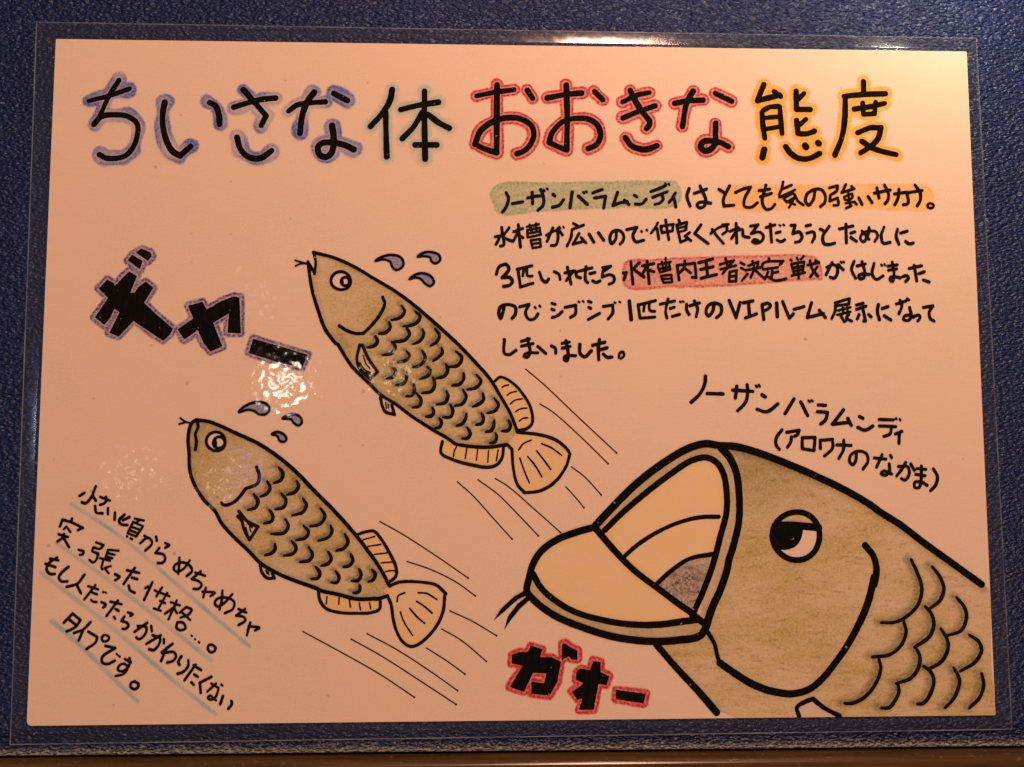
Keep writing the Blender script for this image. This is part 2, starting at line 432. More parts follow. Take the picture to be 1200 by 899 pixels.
LINE_THREE = """@pd w21 70,128 90,77 140,60 158,90 112,153 | 112,153 165,152 183,180 165,205 122,214; w19 217,94 320,69; 222,97 240,218 | 240,218 328,192; w17 262,92 256,140; 285,90 290,140 323,141; w19 373,114 395,170 420,185 438,162; 476,110 510,130 519,165;
 570,80 580,130 595,198; 552,120 612,105 | 612,105 562,173; 600,115 625,107 635,145 662,154; 647,108 743,84; 700,77 700,178 713,188; 727,125 763,116; 747,175 770,187 798,176; 817,82 873,73 | 873,73 832,103; 820,107 815,150 | 817,148 870,132 898,150 893,185 862,198;
 962,120 985,116 | 985,116 967,167; 1015,42 1022,120 1030,197; 1075,47 1040,90 1070,120 1108,148;
 @pe 77,70 158,54; 110,37 125,196; 107,75 77,128; 130,100 158,112; w15 188,60 275,42; 213,42 225,95; 240,14 243,90; 187,75 200,115 | 200,115 273,95 | 273,95 263,48; 192,92 270,75; 207,140 225,188 | 225,188 285,184 | 285,184 280,132 | 280,132 207,140; 220,164 280,158;
 w18 320,66 335,168; 320,66 445,51 | 445,51 455,154 | 455,154 428,150; 375,36 370,80 337,120; 372,85 415,119; w20 472,48 570,22; 487,95 573,76; 525,42 535,143; 490,157 598,131;
 w17 622,60 700,36; 660,17 678,78; 627,94 735,68; 720,32 640,125; 690,110 687,180 | 695,112 738,102 | 738,102 735,178 | 687,180 735,178; 692,145 735,140; 767,47 793,61; 770,85 788,94; 815,127 777,173; 822,69 890,42 | 890,42 885,85; 802,100 918,80; 850,37 862,85 838,150; 872,102 938,163;
 965,17 970,38; 917,70 925,52 1068,36 | 1068,36 1042,63; 927,95 1028,81; 990,90 985,150; 992,120 1030,111; 960,112 937,163; 955,145 1010,173 1088,160;
 @pf w16 97,27 105,32; 142,14 150,25; 190,2 172,23; w17 105,56 120,118 | 105,56 193,42 | 193,42 185,105 | 120,110 185,95; 112,85 190,70; 147,50 155,158; 107,139 200,117; w18 217,65 298,46; 235,32 250,90 290,143; 285,77 237,148; w15 272,32 295,44;
 w20 352,80 400,62 425,77 420,140 400,157 378,150; 390,47 347,133; 432,62 468,97; w14 450,41 456,47; 470,40 474,46; w20 545,37 527,95 555,158; 567,70 623,56; 600,40 620,125 610,155 585,160 577,140 600,127 648,130; 685,52 672,130 700,165 748,140; w14 736,62 740,69; 758,59 762,65;
 w19 782,72 848,63; 787,101 843,92; 812,44 825,150 815,180 797,170 802,150 840,147 868,155; 887,145 915,139 928,155 907,179; w20 932,88 1018,69; 967,67 985,176; 1002,124 1038,111; 1032,170 1073,184"""
LINE_FOUR = """@pd w20 125,352 115,400 100,438 87,400 102,355 160,342 203,360 203,410 182,438; 234,358 300,341 | 300,341 275,400 300,446 340,440 363,407; w15 340,360 346,367; 373,350 379,356; w19 462,333 483,340; 460,375 477,381; 463,434 500,420 533,391; 552,362 628,346 | 628,346 625,408 592,432; w14 648,321 654,325; 678,318 684,323;
 w19 717,319 736,326; 720,362 734,369; 717,446 795,404; 822,355 888,346 | 888,346 888,400 857,443; w14 901,326 907,331; 935,321 941,326; w24 1005,320 1018,447;
 @pe w19 47,345 168,314; 47,342 60,438 | 60,438 163,430; w17 92,342 85,388; 125,327 130,383 163,390; w19 202,340 303,316; 257,304 240,400 250,436; 272,370 300,361; 287,425 338,411; w14 341,320 345,325; 361,319 366,324;
 w20 387,340 388,380 405,412; 412,350 478,330; 442,317 465,370 455,427; 580,337 570,390 540,423 524,395 537,352 580,332 628,350 628,405 598,434; w21 687,314 735,433 | 735,433 763,327; 787,330 853,316; 822,327 830,423; 802,436 878,407; 917,342 930,447; 917,345 960,332 978,350 950,378 927,387; w23 1020,332 1025,427; w20 1062,320 1110,438 | 1110,438 1138,407; 1142,375 1212,356;
 @pf w21 245,330 215,433 | 215,433 328,406; 300,382 343,433; w18 412,329 513,300 | 513,300 508,338 | 412,352 508,338; 415,330 410,390 387,440; w16 432,384 518,361; 465,367 470,400; 495,362 500,390; 427,414 518,393; w17 450,417 475,463 | 475,463 500,446; 508,412 490,435 528,459;
 w20 562,345 608,333; 562,375 628,353; 605,367 625,458 | 625,458 612,458; 580,412 567,443; 647,412 664,429; w21 715,342 708,390 722,448; 742,370 783,356; 757,421 803,451; w19 842,338 908,317; 867,312 880,350 860,406; 917,302 929,310; w20 935,362 945,430 920,455 892,445 902,421 950,420 963,430; 962,425 1003,416 1008,435 992,458; 1032,362 1098,351 | 1098,351 1072,400 1082,443 1106,457"""
LINE_FIVE = """@pd w20 126,588 130,688 160,694 208,664; w19 247,600 303,583; 247,634 328,616; 290,582 305,690 285,714 264,705 277,686 363,681; w20 362,636 418,686; 457,632 485,650 488,683; w19 532,615 583,606; 532,649 588,636; 560,597 575,715 565,738 547,728 552,706 628,701; w21 657,622 660,688 690,709 738,667; 747,629 833,606; 795,588 787,640 790,728; 802,660 848,646; 822,690 850,713 883,710; w16 932,715 938,682 962,676 967,703 945,722"""

CAPTION = """@n1 w22 220,65 215,120 180,190 120,248; 232,187 343,190; 412,163 553,172; 440,137 430,218; 512,127 518,170 500,250 447,308; w15 574,132 582,142; 594,127 602,138; w22 617,196 640,211; 582,298 650,315 728,261; 843,224 780,328; 890,247 938,342; w15 945,237 953,247; 966,236 974,242; w21 1012,268 1063,270; 1007,315 1078,320 | 1078,320 1065,370 1032,400;
 @n2 w22 350,242 272,343 | 272,343 385,330; 380,302 405,350; 462,289 486,301; 452,366 500,385 556,356; w20 602,310 700,312; 602,355 716,360; 685,367 678,410 634,429; w14 719,301 722,307; 745,308 750,314; w20 760,394 714,411; 742,412 740,478"""
CAPTION_SMALL = """@n1 w20 758,442 718,500 717,550 740,580; 792,460 878,446 | 878,446 870,473 847,488; 825,492 818,530 797,563;
 @n2 60,440 60,515 | 60,515 143,528 | 143,528 150,436 | 150,436 60,438; 187,457 188,513; 187,456 273,450 | 273,450 273,510 217,566; 304,488 403,492; 352,454 350,520 317,583;
 440,540 435,600 415,628 392,605 402,560 450,532 510,550 523,600 487,658; w19 567,580 648,588; 622,557 582,646; 680,562 688,578; 672,622 670,680 640,703 614,690 632,672 688,693; 737,640 800,642 813,690 780,736 757,725; 787,612 760,660 724,706; 822,622 848,668; 867,655 928,660; 857,695 923,705; 897,637 895,740 880,788 852,788 850,752 900,750 938,773; w20 982,657 1010,710 998,770 962,810"""

NOTE_ONE = """@l6 w21 543,148 500,250 452,298 420,289; 443,207 400,233; 520,238 543,276; w19 582,242 666,275; 632,243 636,275 605,305 580,311; 537,322 548,380 602,387; 650,340 650,393; w21 712,382 708,443; 795,397 747,450 762,480 820,490; 838,420 782,447; w17 885,432 963,450; 925,447 895,472; 870,462 822,560 | 822,560 898,590 | 898,590 958,500 | 958,500 870,462; 862,507 920,527; 845,535 900,557; 815,586 820,592; 847,606 862,615;
 w20 932,648 1000,600 1035,630 1035,655 978,713; 970,583 998,605; 1072,592 1079,628; w19 1152,647 1188,666 1152,688; 1100,692 1067,735 | 1067,735 1138,750 1153,790 1125,823 1087,823;
 @l8 w19 228,252 226,310 218,393; 318,277 262,350 207,375 177,350 192,312 250,292 320,322 338,368 292,413; 367,382 453,410; 415,372 337,438 | 337,438 400,460 423,490 400,523 352,525; 432,550 538,560 502,588; 460,517 437,598; 605,542 600,620 580,706; 693,572 620,650 562,680 537,650 562,612 640,602 708,640 698,700 627,738; 747,702 815,733; 803,702 727,760 | 727,760 790,772 808,800 747,843; 850,824 828,885; 835,853 930,868 892,890; @l9 1150,72 1119,183"""
NOTE_TWO = """@l6 w19 335,432 326,460; 250,442 228,503; 250,442 340,470 430,515 | 430,515 387,534; w17 287,502 262,525; 300,522 320,550; w20 217,570 298,595; 265,567 250,602 208,633; 260,602 308,683; w19 392,707 435,722 428,745 402,750; w18 547,642 612,665 | 612,665 580,698 522,685 | 522,685 512,715 565,740 | 565,740 545,798 520,818 487,796;
 w17 662,707 743,715; 650,707 625,788; 652,737 708,750; 642,767 688,780; 582,780 668,802; 608,800 592,860 | 592,860 600,880; @l7 675,25 622,42; 622,45 655,88;
 w20 712,97 752,120 712,150; 817,62 923,85; 885,42 787,183; 862,127 908,140; 832,197 842,235 883,260; 1040,167 967,323; w18 977,220 998,205; 1060,237 1075,247; 1125,212 1075,290; 1102,257 1190,290; 1170,262 1093,398; 1107,332 1150,350; 1052,397 1113,418;
 @l8 152,642 233,670; 205,627 132,793; 185,682 102,743; 180,692 205,738; 290,682 232,733; 292,687 335,707 310,748 237,778; 252,732 322,798; 210,817 203,868 240,888 283,868 260,822 210,817; @l9 w15 633,186 638,190; 663,216 668,220; 696,241 704,248; w19 810,265 843,290 835,322 803,333 777,305 785,272 810,265"""
NOTE_THREE = """@l7 w20 205,-52 122,10 112,60 140,93 183,95; 142,-40 213,-25; 102,5 188,35; 303,32 237,90 218,130 240,158 293,160; 443,102 380,180 287,208; 377,192 413,263; w18 477,202 563,230; 540,192 442,318; 512,257 553,274; 502,322 515,335 548,340; w14 605,251 610,257; 628,256 635,261;
 w19 592,342 630,362 628,375 607,388; 672,337 768,360; 738,327 637,463; 717,402 743,418; 702,472 713,488; 825,432 868,450 847,463; 795,467 767,505 | 767,505 825,532 828,555 800,578 777,575;
 w20 995,522 882,603; 912,552 985,562 978,620 918,668 898,650; 1030,552 1035,598; 1113,632 987,708; 1042,632 1108,660 1093,720 1050,763 1012,755; 1140,667 1140,703;
 @l9 415,292 367,408; 468,257 372,333; 380,342 480,332 498,370 470,408 422,423; 545,367 516,420 530,443; 605,402 605,450 560,505 512,520; 652,447 718,488; 670,442 572,578; 657,527 688,548; 632,597 653,618; w21 808,547 707,600 | 707,600 715,688; w18 807,607 870,645; 848,607 772,678; 870,662 840,730 800,748 777,733 792,712 848,755; 896,616 905,624; w21 910,717 886,788; 985,762 988,785 957,828"""
NOTE_FOUR = """@l0 w20 265,142 187,223; 265,142 333,200 | 333,200 290,260 212,299; 237,197 288,238; 423,217 360,280 277,313; 355,292 317,378; 402,300 480,348 | 480,348 470,390 387,453; w18 553,328 585,350 572,380 535,387 520,358 535,335 553,328; w20 552,425 638,445 | 638,445 522,530 527,573 570,585 633,557; w15 650,496 658,504; 673,516 680,522; w19 722,541 778,570; 765,532 760,600 702,648 662,638 672,602 710,582 748,610 718,668 642,690; 808,738 843,760 835,793 803,806 773,785 778,750 808,738"""
UNDERLINES = ["@px w4.5 84,591 140,628 205,683 250,722 292,757", "@px w5 66,636 100,660 139,689 195,732 247,774",
              "@px w5 48,671 95,707 140,743 200,795 253,837", "@px w5.5 61,728 95,757 130,792 161,822"]

SHOUT_HIGH = """@y1 95,350 155,285 218,322 250,285 310,228 365,262 318,378 345,380 372,340 425,300 480,345 415,450 500,530 620,632 590,680 548,718 440,645 340,578 290,630 235,688 170,660 200,600 240,515 205,492 180,550 135,605 68,552 110,490 160,415; 355,95 395,68 455,92 470,120 440,155; 298,150 330,112 405,155 385,215;
 722,470 825,442 855,495 950,440 1040,405 1085,412 1095,665 1000,660 1010,525 900,590 965,755 880,795 830,730 790,640 740,680 695,708 648,635 760,560; @y2 580,582 770,635 965,695 925,790 730,740 548,682"""
SHOUT_LOW = """@g1 118,345 165,325 232,325 250,277 335,305 318,360 400,360 465,395 440,530 385,630 255,618 255,532 345,545 362,475 268,470 205,605 105,570 195,420 118,405; 472,268 495,263 530,290 580,315 580,380 535,375 520,355 470,380;
 572,465 600,440 668,450 690,388 745,395 742,465 805,495 785,558 728,548 695,730 590,730 615,650 580,660 540,605 625,545 570,520; 850,590 1060,618 1045,685 850,655"""

BAND_GREEN = "@px 573,228 580,217 640,213 705,212 770,211 792,212 799,222 798,236 788,243 740,244 680,246 630,249 582,250 577,240"
BAND_ORANGE = "@px 843,220 850,217 900,216 950,216 1000,215 1060,215 1084,216 1093,224 1096,238 1090,246 1060,247 1000,245 940,245 860,246 850,240"
BAND_RED = "@px 729,314 733,306 760,303 800,301 870,299 940,298 956,300 962,310 964,328 950,329 920,331 885,334 840,337 780,338 737,339 729,332"

FISH_HIGH = dict(
 body="@a1 165,95 300,130 420,180 600,285 750,375 870,465 1000,575 1100,665 @a2 880,200 1000,325 1110,450 @a3 510,130 590,270 640,400 600,470 560,488 420,505 280,495 190,475 @a2 840,885 700,800 560,710 440,620 330,550 260,480 180,405 @a1 430,890 335,740 250,640 200,510 160,380 140,270 172,240 180,160",
 outline="@a1 w22 165,95 300,130 420,180 600,285 750,375 870,465 1000,575 1100,665 @a2 880,200 1000,325 1110,450 @a3 510,130 590,270 640,400; @a1 w18 165,95 180,160 172,245; 125,160 172,240; w22 130,180 140,270 160,380 200,510 250,640 320,735 | 335,740 430,890 @a2 180,405 260,480 330,550 440,620 560,710 700,800 840,885 @a3 190,475 280,495 420,505 560,488",
 barbel="@a1 w12 35,150 110,175; 40,190 75,175 115,172", gill="@a1 w21 650,410 665,450 640,520 580,600 515,665 | 515,665 460,665 390,640 345,610",
 eye=("@a1", 358, 295, 70, 63, 22, 388, 300, 29, 21),
 side_fin=("@a2 190,205 170,310 195,380 265,445 315,395 250,300 208,205", "@a2 w20 190,205 170,310 195,380 265,445 | 265,445 315,395 | 315,395 250,300 208,205; w9 190,330 225,380 265,400; 215,280 235,340 260,370; 230,400 265,412"),
 belly_fin=("@a2 335,575 350,640 370,675 435,695 420,640 400,600", "@a2 w20 335,575 350,640 370,675 435,695 | 435,695 415,630; w9 372,610 378,650; 390,620 392,650"),
 back_fin=("@a3 480,40 515,12 600,50 690,150 735,240 740,340 700,375 645,395 590,270 510,130", "@a3 w20 480,40 515,12 600,50 690,150 735,240 740,340 700,375 650,385; w10 530,85 550,72 575,68; 565,140 590,122 632,112; 588,200 620,175 672,165; 625,255 660,235 705,230; 652,320 675,303 710,298"),
 tail_base_fin=("@a3 110,465 102,545 180,590 300,625 430,645 490,630 530,580 540,500 420,505 280,495 190,475", "@a3 w20 110,465 102,545 180,590 300,625 430,645 490,630 530,580 540,510; w10 210,500 195,535 188,570; 283,510 272,585; 358,520 350,595; 435,530 430,610; 503,525 490,600"),
 tail=("@a3 600,440 640,400 780,415 900,450 980,510 1008,550 980,640 900,750 800,810 690,825 640,770 610,660 600,520 570,488", "@a3 w20 650,402 780,415 900,450 980,510 1008,550 | 1008,550 980,640 900,750 800,810 690,825 | 690,825 640,770 610,660 600,520 | 600,520 570,488; w11 648,522 680,480 735,455; 808,480 870,505 950,562; 773,530 820,590 873,662; 710,570 760,630 810,712; 655,582 690,680 722,755"),
 scales="@a1 w20 785,470 805,510 780,550 712,572; 880,510 915,545 890,590 830,612 795,615; 695,585 705,620 680,655 625,668; 820,625 840,670 810,710 725,725; 600,685 615,720 595,750 545,765; 930,635 940,670 910,720 865,740; 1020,630 1050,680 1030,725 990,750; 715,725 740,755 720,800 650,818; 1065,765 1070,800 1040,835 1005,858; @a2 520,250 540,280 520,310 460,328; 628,245 650,290 620,345 565,362; 865,250 908,295 880,350 805,360; 665,360 685,385 665,425 612,445; 795,340 808,385 785,425 728,440; 420,360 442,390 425,430 375,442; 515,395 520,430 500,475 445,488; 920,405 920,445 895,480 838,492; 1010,415 1042,460 1010,505 945,520; 705,435 718,480 695,530 628,545; 570,485 575,520 555,560 515,567; 800,530 810,565 790,610 730,625; 915,520 938,570 910,620 858,635; 1055,545 1060,590 1030,620 985,640; 590,545 620,590 610,635 560,645; 1135,580 1165,625 1140,670 1085,685; 825,625 845,665 830,710 775,715; 700,645 710,675 695,705 655,710; 940,690 935,720 910,760 872,775; 1045,685 1060,720 1050,755 1008,768; 1135,735 1130,780 1110,810 1075,818; 750,720 765,750 750,785 722,790; 945,785 968,830 950,860 908,865; @a3 485,405 492,440 475,470 445,475; 575,315 590,350 575,385 528,392",
)
FISH_LOW = dict(
 body="@b1 180,192 270,205 350,235 480,295 610,355 720,425 830,510 930,605 @b2 810,190 960,340 1120,520 @b3 500,230 570,330 640,460 600,530 560,550 400,550 280,520 150,490 @b2 850,899 700,845 570,790 460,725 370,635 260,530 180,440 130,350 @b1 240,760 180,670 140,570 130,420 125,300 150,215",
 outline="@b1 w23 180,192 270,205 350,235 480,295 610,355 720,425 830,510 930,605 @b2 810,190 960,340 1120,520 @b3 500,230 570,330 640,460; @b1 w20 180,192 150,215 125,300 130,420 140,570 180,670 240,760 300,820 @b2 130,350 180,440 260,530 370,635 460,725 570,790 700,845 850,899 @b3 w23 150,490 280,520 400,550 560,550 | 560,550 625,530; @b1 w19 190,210 195,240 175,290 182,340 175,402",
 barbel="@b1 w12 70,180 105,205 150,215; 60,222 105,210", gill="@b1 w21 605,525 625,590 610,640 530,675 | 530,675 480,740 430,780 370,790 358,777",
 eye=("@b1", 320, 344, 68, 66, 21, 342, 352, 40, 22),
 side_fin=("@b2 300,355 355,420 435,465 375,555 335,480 320,420 292,390", "@b2 w20 300,355 355,420 435,465 | 435,465 375,555 | 375,555 335,480 320,420 292,390; w9 350,470 365,520; 375,465 385,500; 362,440 395,470"),
 belly_fin=("@b2 450,735 460,780 500,825 550,825 535,790 500,755", "@b2 w20 450,735 460,780 500,825 550,825 | 550,825 535,790; w9 490,770 500,795; 505,775 512,800"),
 back_fin=("@b3 410,100 470,80 530,75 580,130 640,230 685,330 685,390 640,440 570,330 500,230", "@b3 w20 410,100 470,80 530,75 580,130 640,230 685,330 685,390 640,430; w10 455,135 535,112; 487,182 578,168; 532,238 620,228; 582,298 670,290; 610,360 640,353 680,352"),
 tail_base_fin=("@b3 140,490 150,560 190,615 280,645 400,652 520,645 570,620 575,550 400,550 280,520 150,490", "@b3 w20 140,490 150,560 190,615 280,645 400,652 520,645 570,620 575,570; w10 200,535 195,585; 285,540 283,590; 357,555 365,610; 427,580 435,628; 498,578 508,620"),
 tail=("@b3 600,500 640,460 700,435 880,435 970,455 1035,515 1015,640 970,740 850,865 790,885 740,860 690,780 665,690 650,590 625,530", "@b3 w20 640,460 700,435 880,435 970,455 1035,515 | 1028,525 1015,640 970,740 850,865 790,885 740,860 690,780 665,690 650,590 625,530; w11 692,570 700,530 745,508; 838,508 900,512 972,555; 830,568 880,600 938,650; 782,618 830,675 887,722; 715,640 740,710 802,808"),
 scales="@b1 w20 760,525 790,570 775,615 725,638; 680,625 700,670 680,710 632,732; 885,620 900,660 875,700 820,718; 585,715 615,765 595,810 545,825; 780,710 812,760 795,805 738,822; 930,745 955,790 930,840 855,865; @b2 515,345 540,390 530,425 478,440; 875,335 905,390 870,445 800,462; 628,410 648,460 620,505 525,515; 755,455 790,500 770,540 700,558; 945,455 955,500 925,540 860,562; 1045,515 1068,570 1040,615 985,632; 555,585 555,620 530,650 482,665; 672,565 702,610 685,650 615,668; 790,605 818,660 795,700 730,712; 930,640 950,690 925,725 880,738; 1085,655 1102,700 1080,735 1035,747; 840,745 870,790 855,825 810,832; 980,775 1005,820 990,855 948,855; 1145,760 1160,800 1140,840 1092,845; @b3 515,345 540,380 520,420 492,430; 430,455 430,490 410,508 385,508",
)
FISH_BIG = dict(
 body="@e3 160,80 250,80 400,120 600,195 800,280 1000,375 @e5 240,310 300,355 450,450 600,565 800,710 990,850 1070,900 1080,960 @e8 1090,400 1112,650 @px 1166,830 1164,848 1000,850 880,848 855,838 842,834 @e7 480,690 350,540 200,380 75,205 300,170 400,130 @e4 280,580 320,450 390,290 440,120 470,0 @e3 235,780 275,600 275,400 255,260 210,160",
 outline="@e1 w33 510,465 570,400 700,270 830,170 950,100 1030,80 1100,90 @e3 w46 160,75 250,80 400,120 600,195 800,280 1000,375 @e5 240,310 300,355 450,450 600,565 800,710 1020,868; @e7 w42 57,215 200,380 350,540 478,688",
 jaw="@e3 w46 150,90 210,160 255,260 275,400 275,600 235,780 200,899 @e4 440,120 390,290 320,450 280,580; @e1 w31 510,470 420,495 330,530 260,580 220,640 200,710 190,770 @e2 220,290 320,365 450,420 600,465 760,485 900,480 1000,460 1025,430; @e1 w31 515,480 600,580 700,680 800,755 900,830 970,880 @e2 w26 985,375 1020,400",
 mouth="@e1 w25 555,485 620,420 760,300 880,210 960,160 1030,145 1080,170 1110,220 1125,300 1125,400 1100,500 1060,650 1020,760 965,885; w27 218,690 260,760 330,820 420,870 @e2 540,385 660,405 800,408 940,390 985,385; @e1 w18 652,603 700,560 800,495 900,450 1000,425 1088,422; 792,743 860,680 950,620 1063,597",
 mouth_fill="@e1 555,485 620,420 760,300 880,210 960,160 1030,145 1080,170 1110,220 1125,300 1125,400 1100,500 1060,650 1020,760 965,885 800,755 700,680 600,580; @e1 515,470 420,495 330,530 260,580 220,640 205,700 260,760 330,820 420,870 @e2 540,385 660,405 800,408 940,390 985,375 @e1 900,830 800,755 700,680 600,580",
 lip_fill="@e1 515,465 570,400 700,270 830,170 950,100 1030,80 1100,90 @e3 150,90 210,160 255,260 275,400 275,600 235,780 200,899 @e4 440,120 390,290 320,450 280,580 @e2 1025,430 1000,460 900,480 760,485 600,465 450,420 320,365 220,290 @e1 190,770 200,710 260,760 330,820 420,870 @e2 540,385 660,405 800,408 940,390 985,385 @e1 1020,760 1060,650 1100,500 1125,400 1125,300 1110,220 1080,170 1030,145 960,160 880,210 760,300 620,420 555,485",
 throat="@e1 792,743 860,680 950,620 1063,597 1040,690 1000,790 965,870 900,830 830,775",
 barbel="@e2 185,243 130,275 70,330 33,388 85,345 150,288 190,270; 195,270 145,310 100,370 83,433 115,385 160,330 205,290",
 gill="@f1 w30 497,10 470,120 430,220 330,390 200,530 110,556 0,540 @e7 w42 840,534 720,485 600,410 500,340; w28 492,320 480,280 465,210 420,132; @e5 w44 203,595 260,670 282,760 265,870",
 pelvic_fin=("@f1 145,662 135,622 170,595 210,580 260,620 335,662", "@f1 w19 145,662 135,620 170,595 210,580 | 210,580 260,620 335,660"),
 scales="@e6 w20 525,95 570,190 600,290 580,400 500,490 410,535 315,538; 675,145 730,220 755,300 730,380 655,440; 845,360 900,430 915,500 880,590 780,630; 625,425 670,480 685,560 650,640 550,710; 935,625 1000,670 1020,730 980,810 870,880; 475,530 490,600 460,690 380,760 255,780; 735,580 780,660 785,720 740,810 650,865; @e8 300,375 312,440 280,540 200,640 110,685 60,685; 555,290 585,350 575,440 520,510 420,545; 435,555 440,600 410,670 370,715 315,718; 615,425 660,460 685,520 660,620 610,685 570,690; 825,435 865,520 850,600 810,670 765,715; 1022,475 1035,550 1010,640 935,718",
)
DROPS = ["@a1 600,155 650,125 720,113 780,133 798,180 770,213 740,218 715,190 705,163 660,145", "@a1 897,125 940,97 1000,94 1048,116 1055,150 1020,173 992,155 985,132 940,122",
         "@a1 840,283 880,252 930,242 988,262 1012,305 985,332 950,315 915,280 880,273", "@b1 480,138 520,98 600,68 668,77 697,115 670,152 620,152 587,130 540,122",
         "@b1 787,183 820,162 880,153 917,182 922,215 900,232 867,215 850,190", "@b1 712,293 745,277 798,297 815,330 795,347 767,340 750,305"]
SPEED = ["@c1 515,75 640,180 840,370 1000,520 1155,665", "@c1 615,320 690,365 880,530 1095,740", "@c2 335,147 440,240 580,395 720,550", "@c2 480,133 620,235 760,375 905,527", "@c2 603,125 685,175 860,325 1062,505",
         "@e1 372,282 425,340 457,380", "@e1 398,188 460,235 538,320", "@d1 60,400 180,465 420,600 582,708", "@d1 285,435 420,510 600,625 778,742", "@d1 360,410 500,485 640,575 785,677", "@d1 638,477 730,535 820,600",
         "@d1 710,388 800,440 920,540", "@d1 748,303 850,350 968,420", "@d1 548,72 660,110 780,170 868,233", "@d1 420,-116 520,-60 615,0 720,70 835,150"]
# ================================================================================ THE WALL AND THE LEDGE
def wall_mat():
    m, nt, out = new_mat('blue_leathergrain')
    v = coords(nt)
    sl = coords(nt, (1.0, 1.0, 1.9), (0, math.radians(-26), 0))      # the grain runs slightly aslant
    warp = nt.nodes.new('ShaderNodeTexNoise'); nt.links.new(sl, warp.inputs['Vector']); warp.inputs['Scale'].default_value = 420; warp.inputs['Detail'].default_value = 1
    add = nt.nodes.new('ShaderNodeVectorMath'); add.operation = 'MULTIPLY_ADD'
    nt.links.new(warp.outputs['Color'], add.inputs[0]); add.inputs[1].default_value = (0.0022, 0.0022, 0.0022); nt.links.new(sl, add.inputs[2])
    vo = nt.nodes.new('ShaderNodeTexVoronoi'); vo.feature = 'SMOOTH_F1'; vo.inputs['Scale'].default_value = 640; vo.inputs['Smoothness'].default_value = 0.3
    nt.links.new(add.outputs[0], vo.inputs['Vector'])
    pits = remap(nt, vo.outputs['Distance'], 0.12, 0.7, 1.0, 0.0)
    lumps = noise(nt, add.outputs[0], 560, 1.5, 0.5)
    h = math_(nt, 'ADD', math_(nt, 'MULTIPLY', pits, 0.55), math_(nt, 'MULTIPLY', lumps, 1.0))
    h = math_(nt, 'ADD', h, math_(nt, 'MULTIPLY', noise(nt, v, 1700, 1), 0.10))
    big = noise(nt, v, 18, 3)
    c = mix(nt, remap(nt, big, 0.3, 0.7, 0, 1), (0.0060, 0.0165, 0.098), (0.0085, 0.0225, 0.124))
    # grey dust lying along the bottom edge, thickest in the grain
    sep = nt.nodes.new('ShaderNodeSeparateXYZ'); nt.links.new(v, sep.inputs[0])
    low = remap(nt, sep.outputs[2], WALL_FOOT + 0.0005, WALL_FOOT + 0.0048, 1.0, 0.0)
    grit = remap(nt, noise(nt, v, 1300, 2, 0.7), 0.50, 0.62, 0, 1)
    dust = math_(nt, 'MULTIPLY', low, math_(nt, 'ADD', math_(nt, 'MULTIPLY', grit, 0.8), math_(nt, 'MULTIPLY', math_(nt, 'POWER', low, 3.0), 0.8)), clamp=True)
    flecks = remap(nt, noise(nt, v, 900, 2, 0.6), 0.70, 0.78, 0, 0.35)
    c = mix(nt, flecks, c, (0.16, 0.18, 0.22))
    c = mix(nt, dust, c, (0.40, 0.41, 0.37))
    p = nt.nodes.new('ShaderNodeBsdfPrincipled')
    put(nt, p.inputs['Base Color'], c)
    put(nt, p.inputs['Roughness'], math_(nt, 'ADD', math_(nt, 'MULTIPLY', dust, 0.4), 0.43))
    p.inputs['Specular IOR Level'].default_value = 0.62
    p.inputs['Specular Tint'].default_value = (0.66, 0.80, 1.0, 1)
    nt.links.new(bump(nt, h, 0.00100, 1.0), p.inputs['Normal'])
    nt.links.new(p.outputs[0], out.inputs[0])
    return m

WALL_Y = 0.0012                                       # the wall's face, just behind the sheet
WALL_FOOT = on_sheet((600, 881), -1.2)[0][1] / 1000.0
FOOT_TILT = (on_sheet((1200, 875), -1.2)[0][1] - on_sheet((0, 886.5), -1.2)[0][1]) / 1000.0

def extrude_profile(name, prof, x0, x1, mat, nseg=2, smooth=True):
    verts, faces = [], []
    n = len(prof)
    for s in range(nseg + 1):
        x = x0 + (x1 - x0) * s / nseg
        for (y, z) in prof: verts.append((x, y, z))
    for s in range(nseg):
        for i in range(n):
            j = (i + 1) % n
            faces.append((s * n + i, s * n + j, (s + 1) * n + j, (s + 1) * n + i))
    faces.append(tuple(range(n))); faces.append(tuple(range(nseg * n + n - 1, nseg * n - 1, -1)))
    return mesh_obj(name, verts, faces, mat, smooth=smooth)

r = 0.0008
prof = [(WALL_Y + 0.02, 0.40), (WALL_Y, 0.40), (WALL_Y, WALL_FOOT + r)]
prof += [(WALL_Y + r - r * math.cos(a), WALL_FOOT + r - r * math.sin(a)) for a in np.linspace(0.15, math.pi / 2, 8)]
prof += [(WALL_Y + 0.02, WALL_FOOT)]
wall = extrude_profile('wall', prof, -0.42, 0.42, wall_mat(), smooth=False)
wall['kind'] = 'structure'; wall['label'] = 'blue leather-grained wall panel with a dusty lower edge'

def wood_mat():
    m, nt, out = new_mat('varnished_wood')
    v = coords(nt, (6, 160, 160))
    g = noise(nt, v, 4, 5, 0.65, 0.5)
    c = mix(nt, remap(nt, g, 0.3, 0.7, 0, 1), (0.048, 0.029, 0.013), (0.13, 0.072, 0.028))
    c = mix(nt, remap(nt, noise(nt, coords(nt), 500, 2), 0.66, 0.76, 0, 0.4), c, (0.3, 0.24, 0.16))
    p = nt.nodes.new('ShaderNodeBsdfPrincipled')
    put(nt, p.inputs['Base Color'], c)
    p.inputs['Roughness'].default_value = 0.24
    nt.links.new(bump(nt, g, 0.00003, 0.6), p.inputs['Normal'])
    nt.links.new(p.outputs[0], out.inputs[0])
    return m

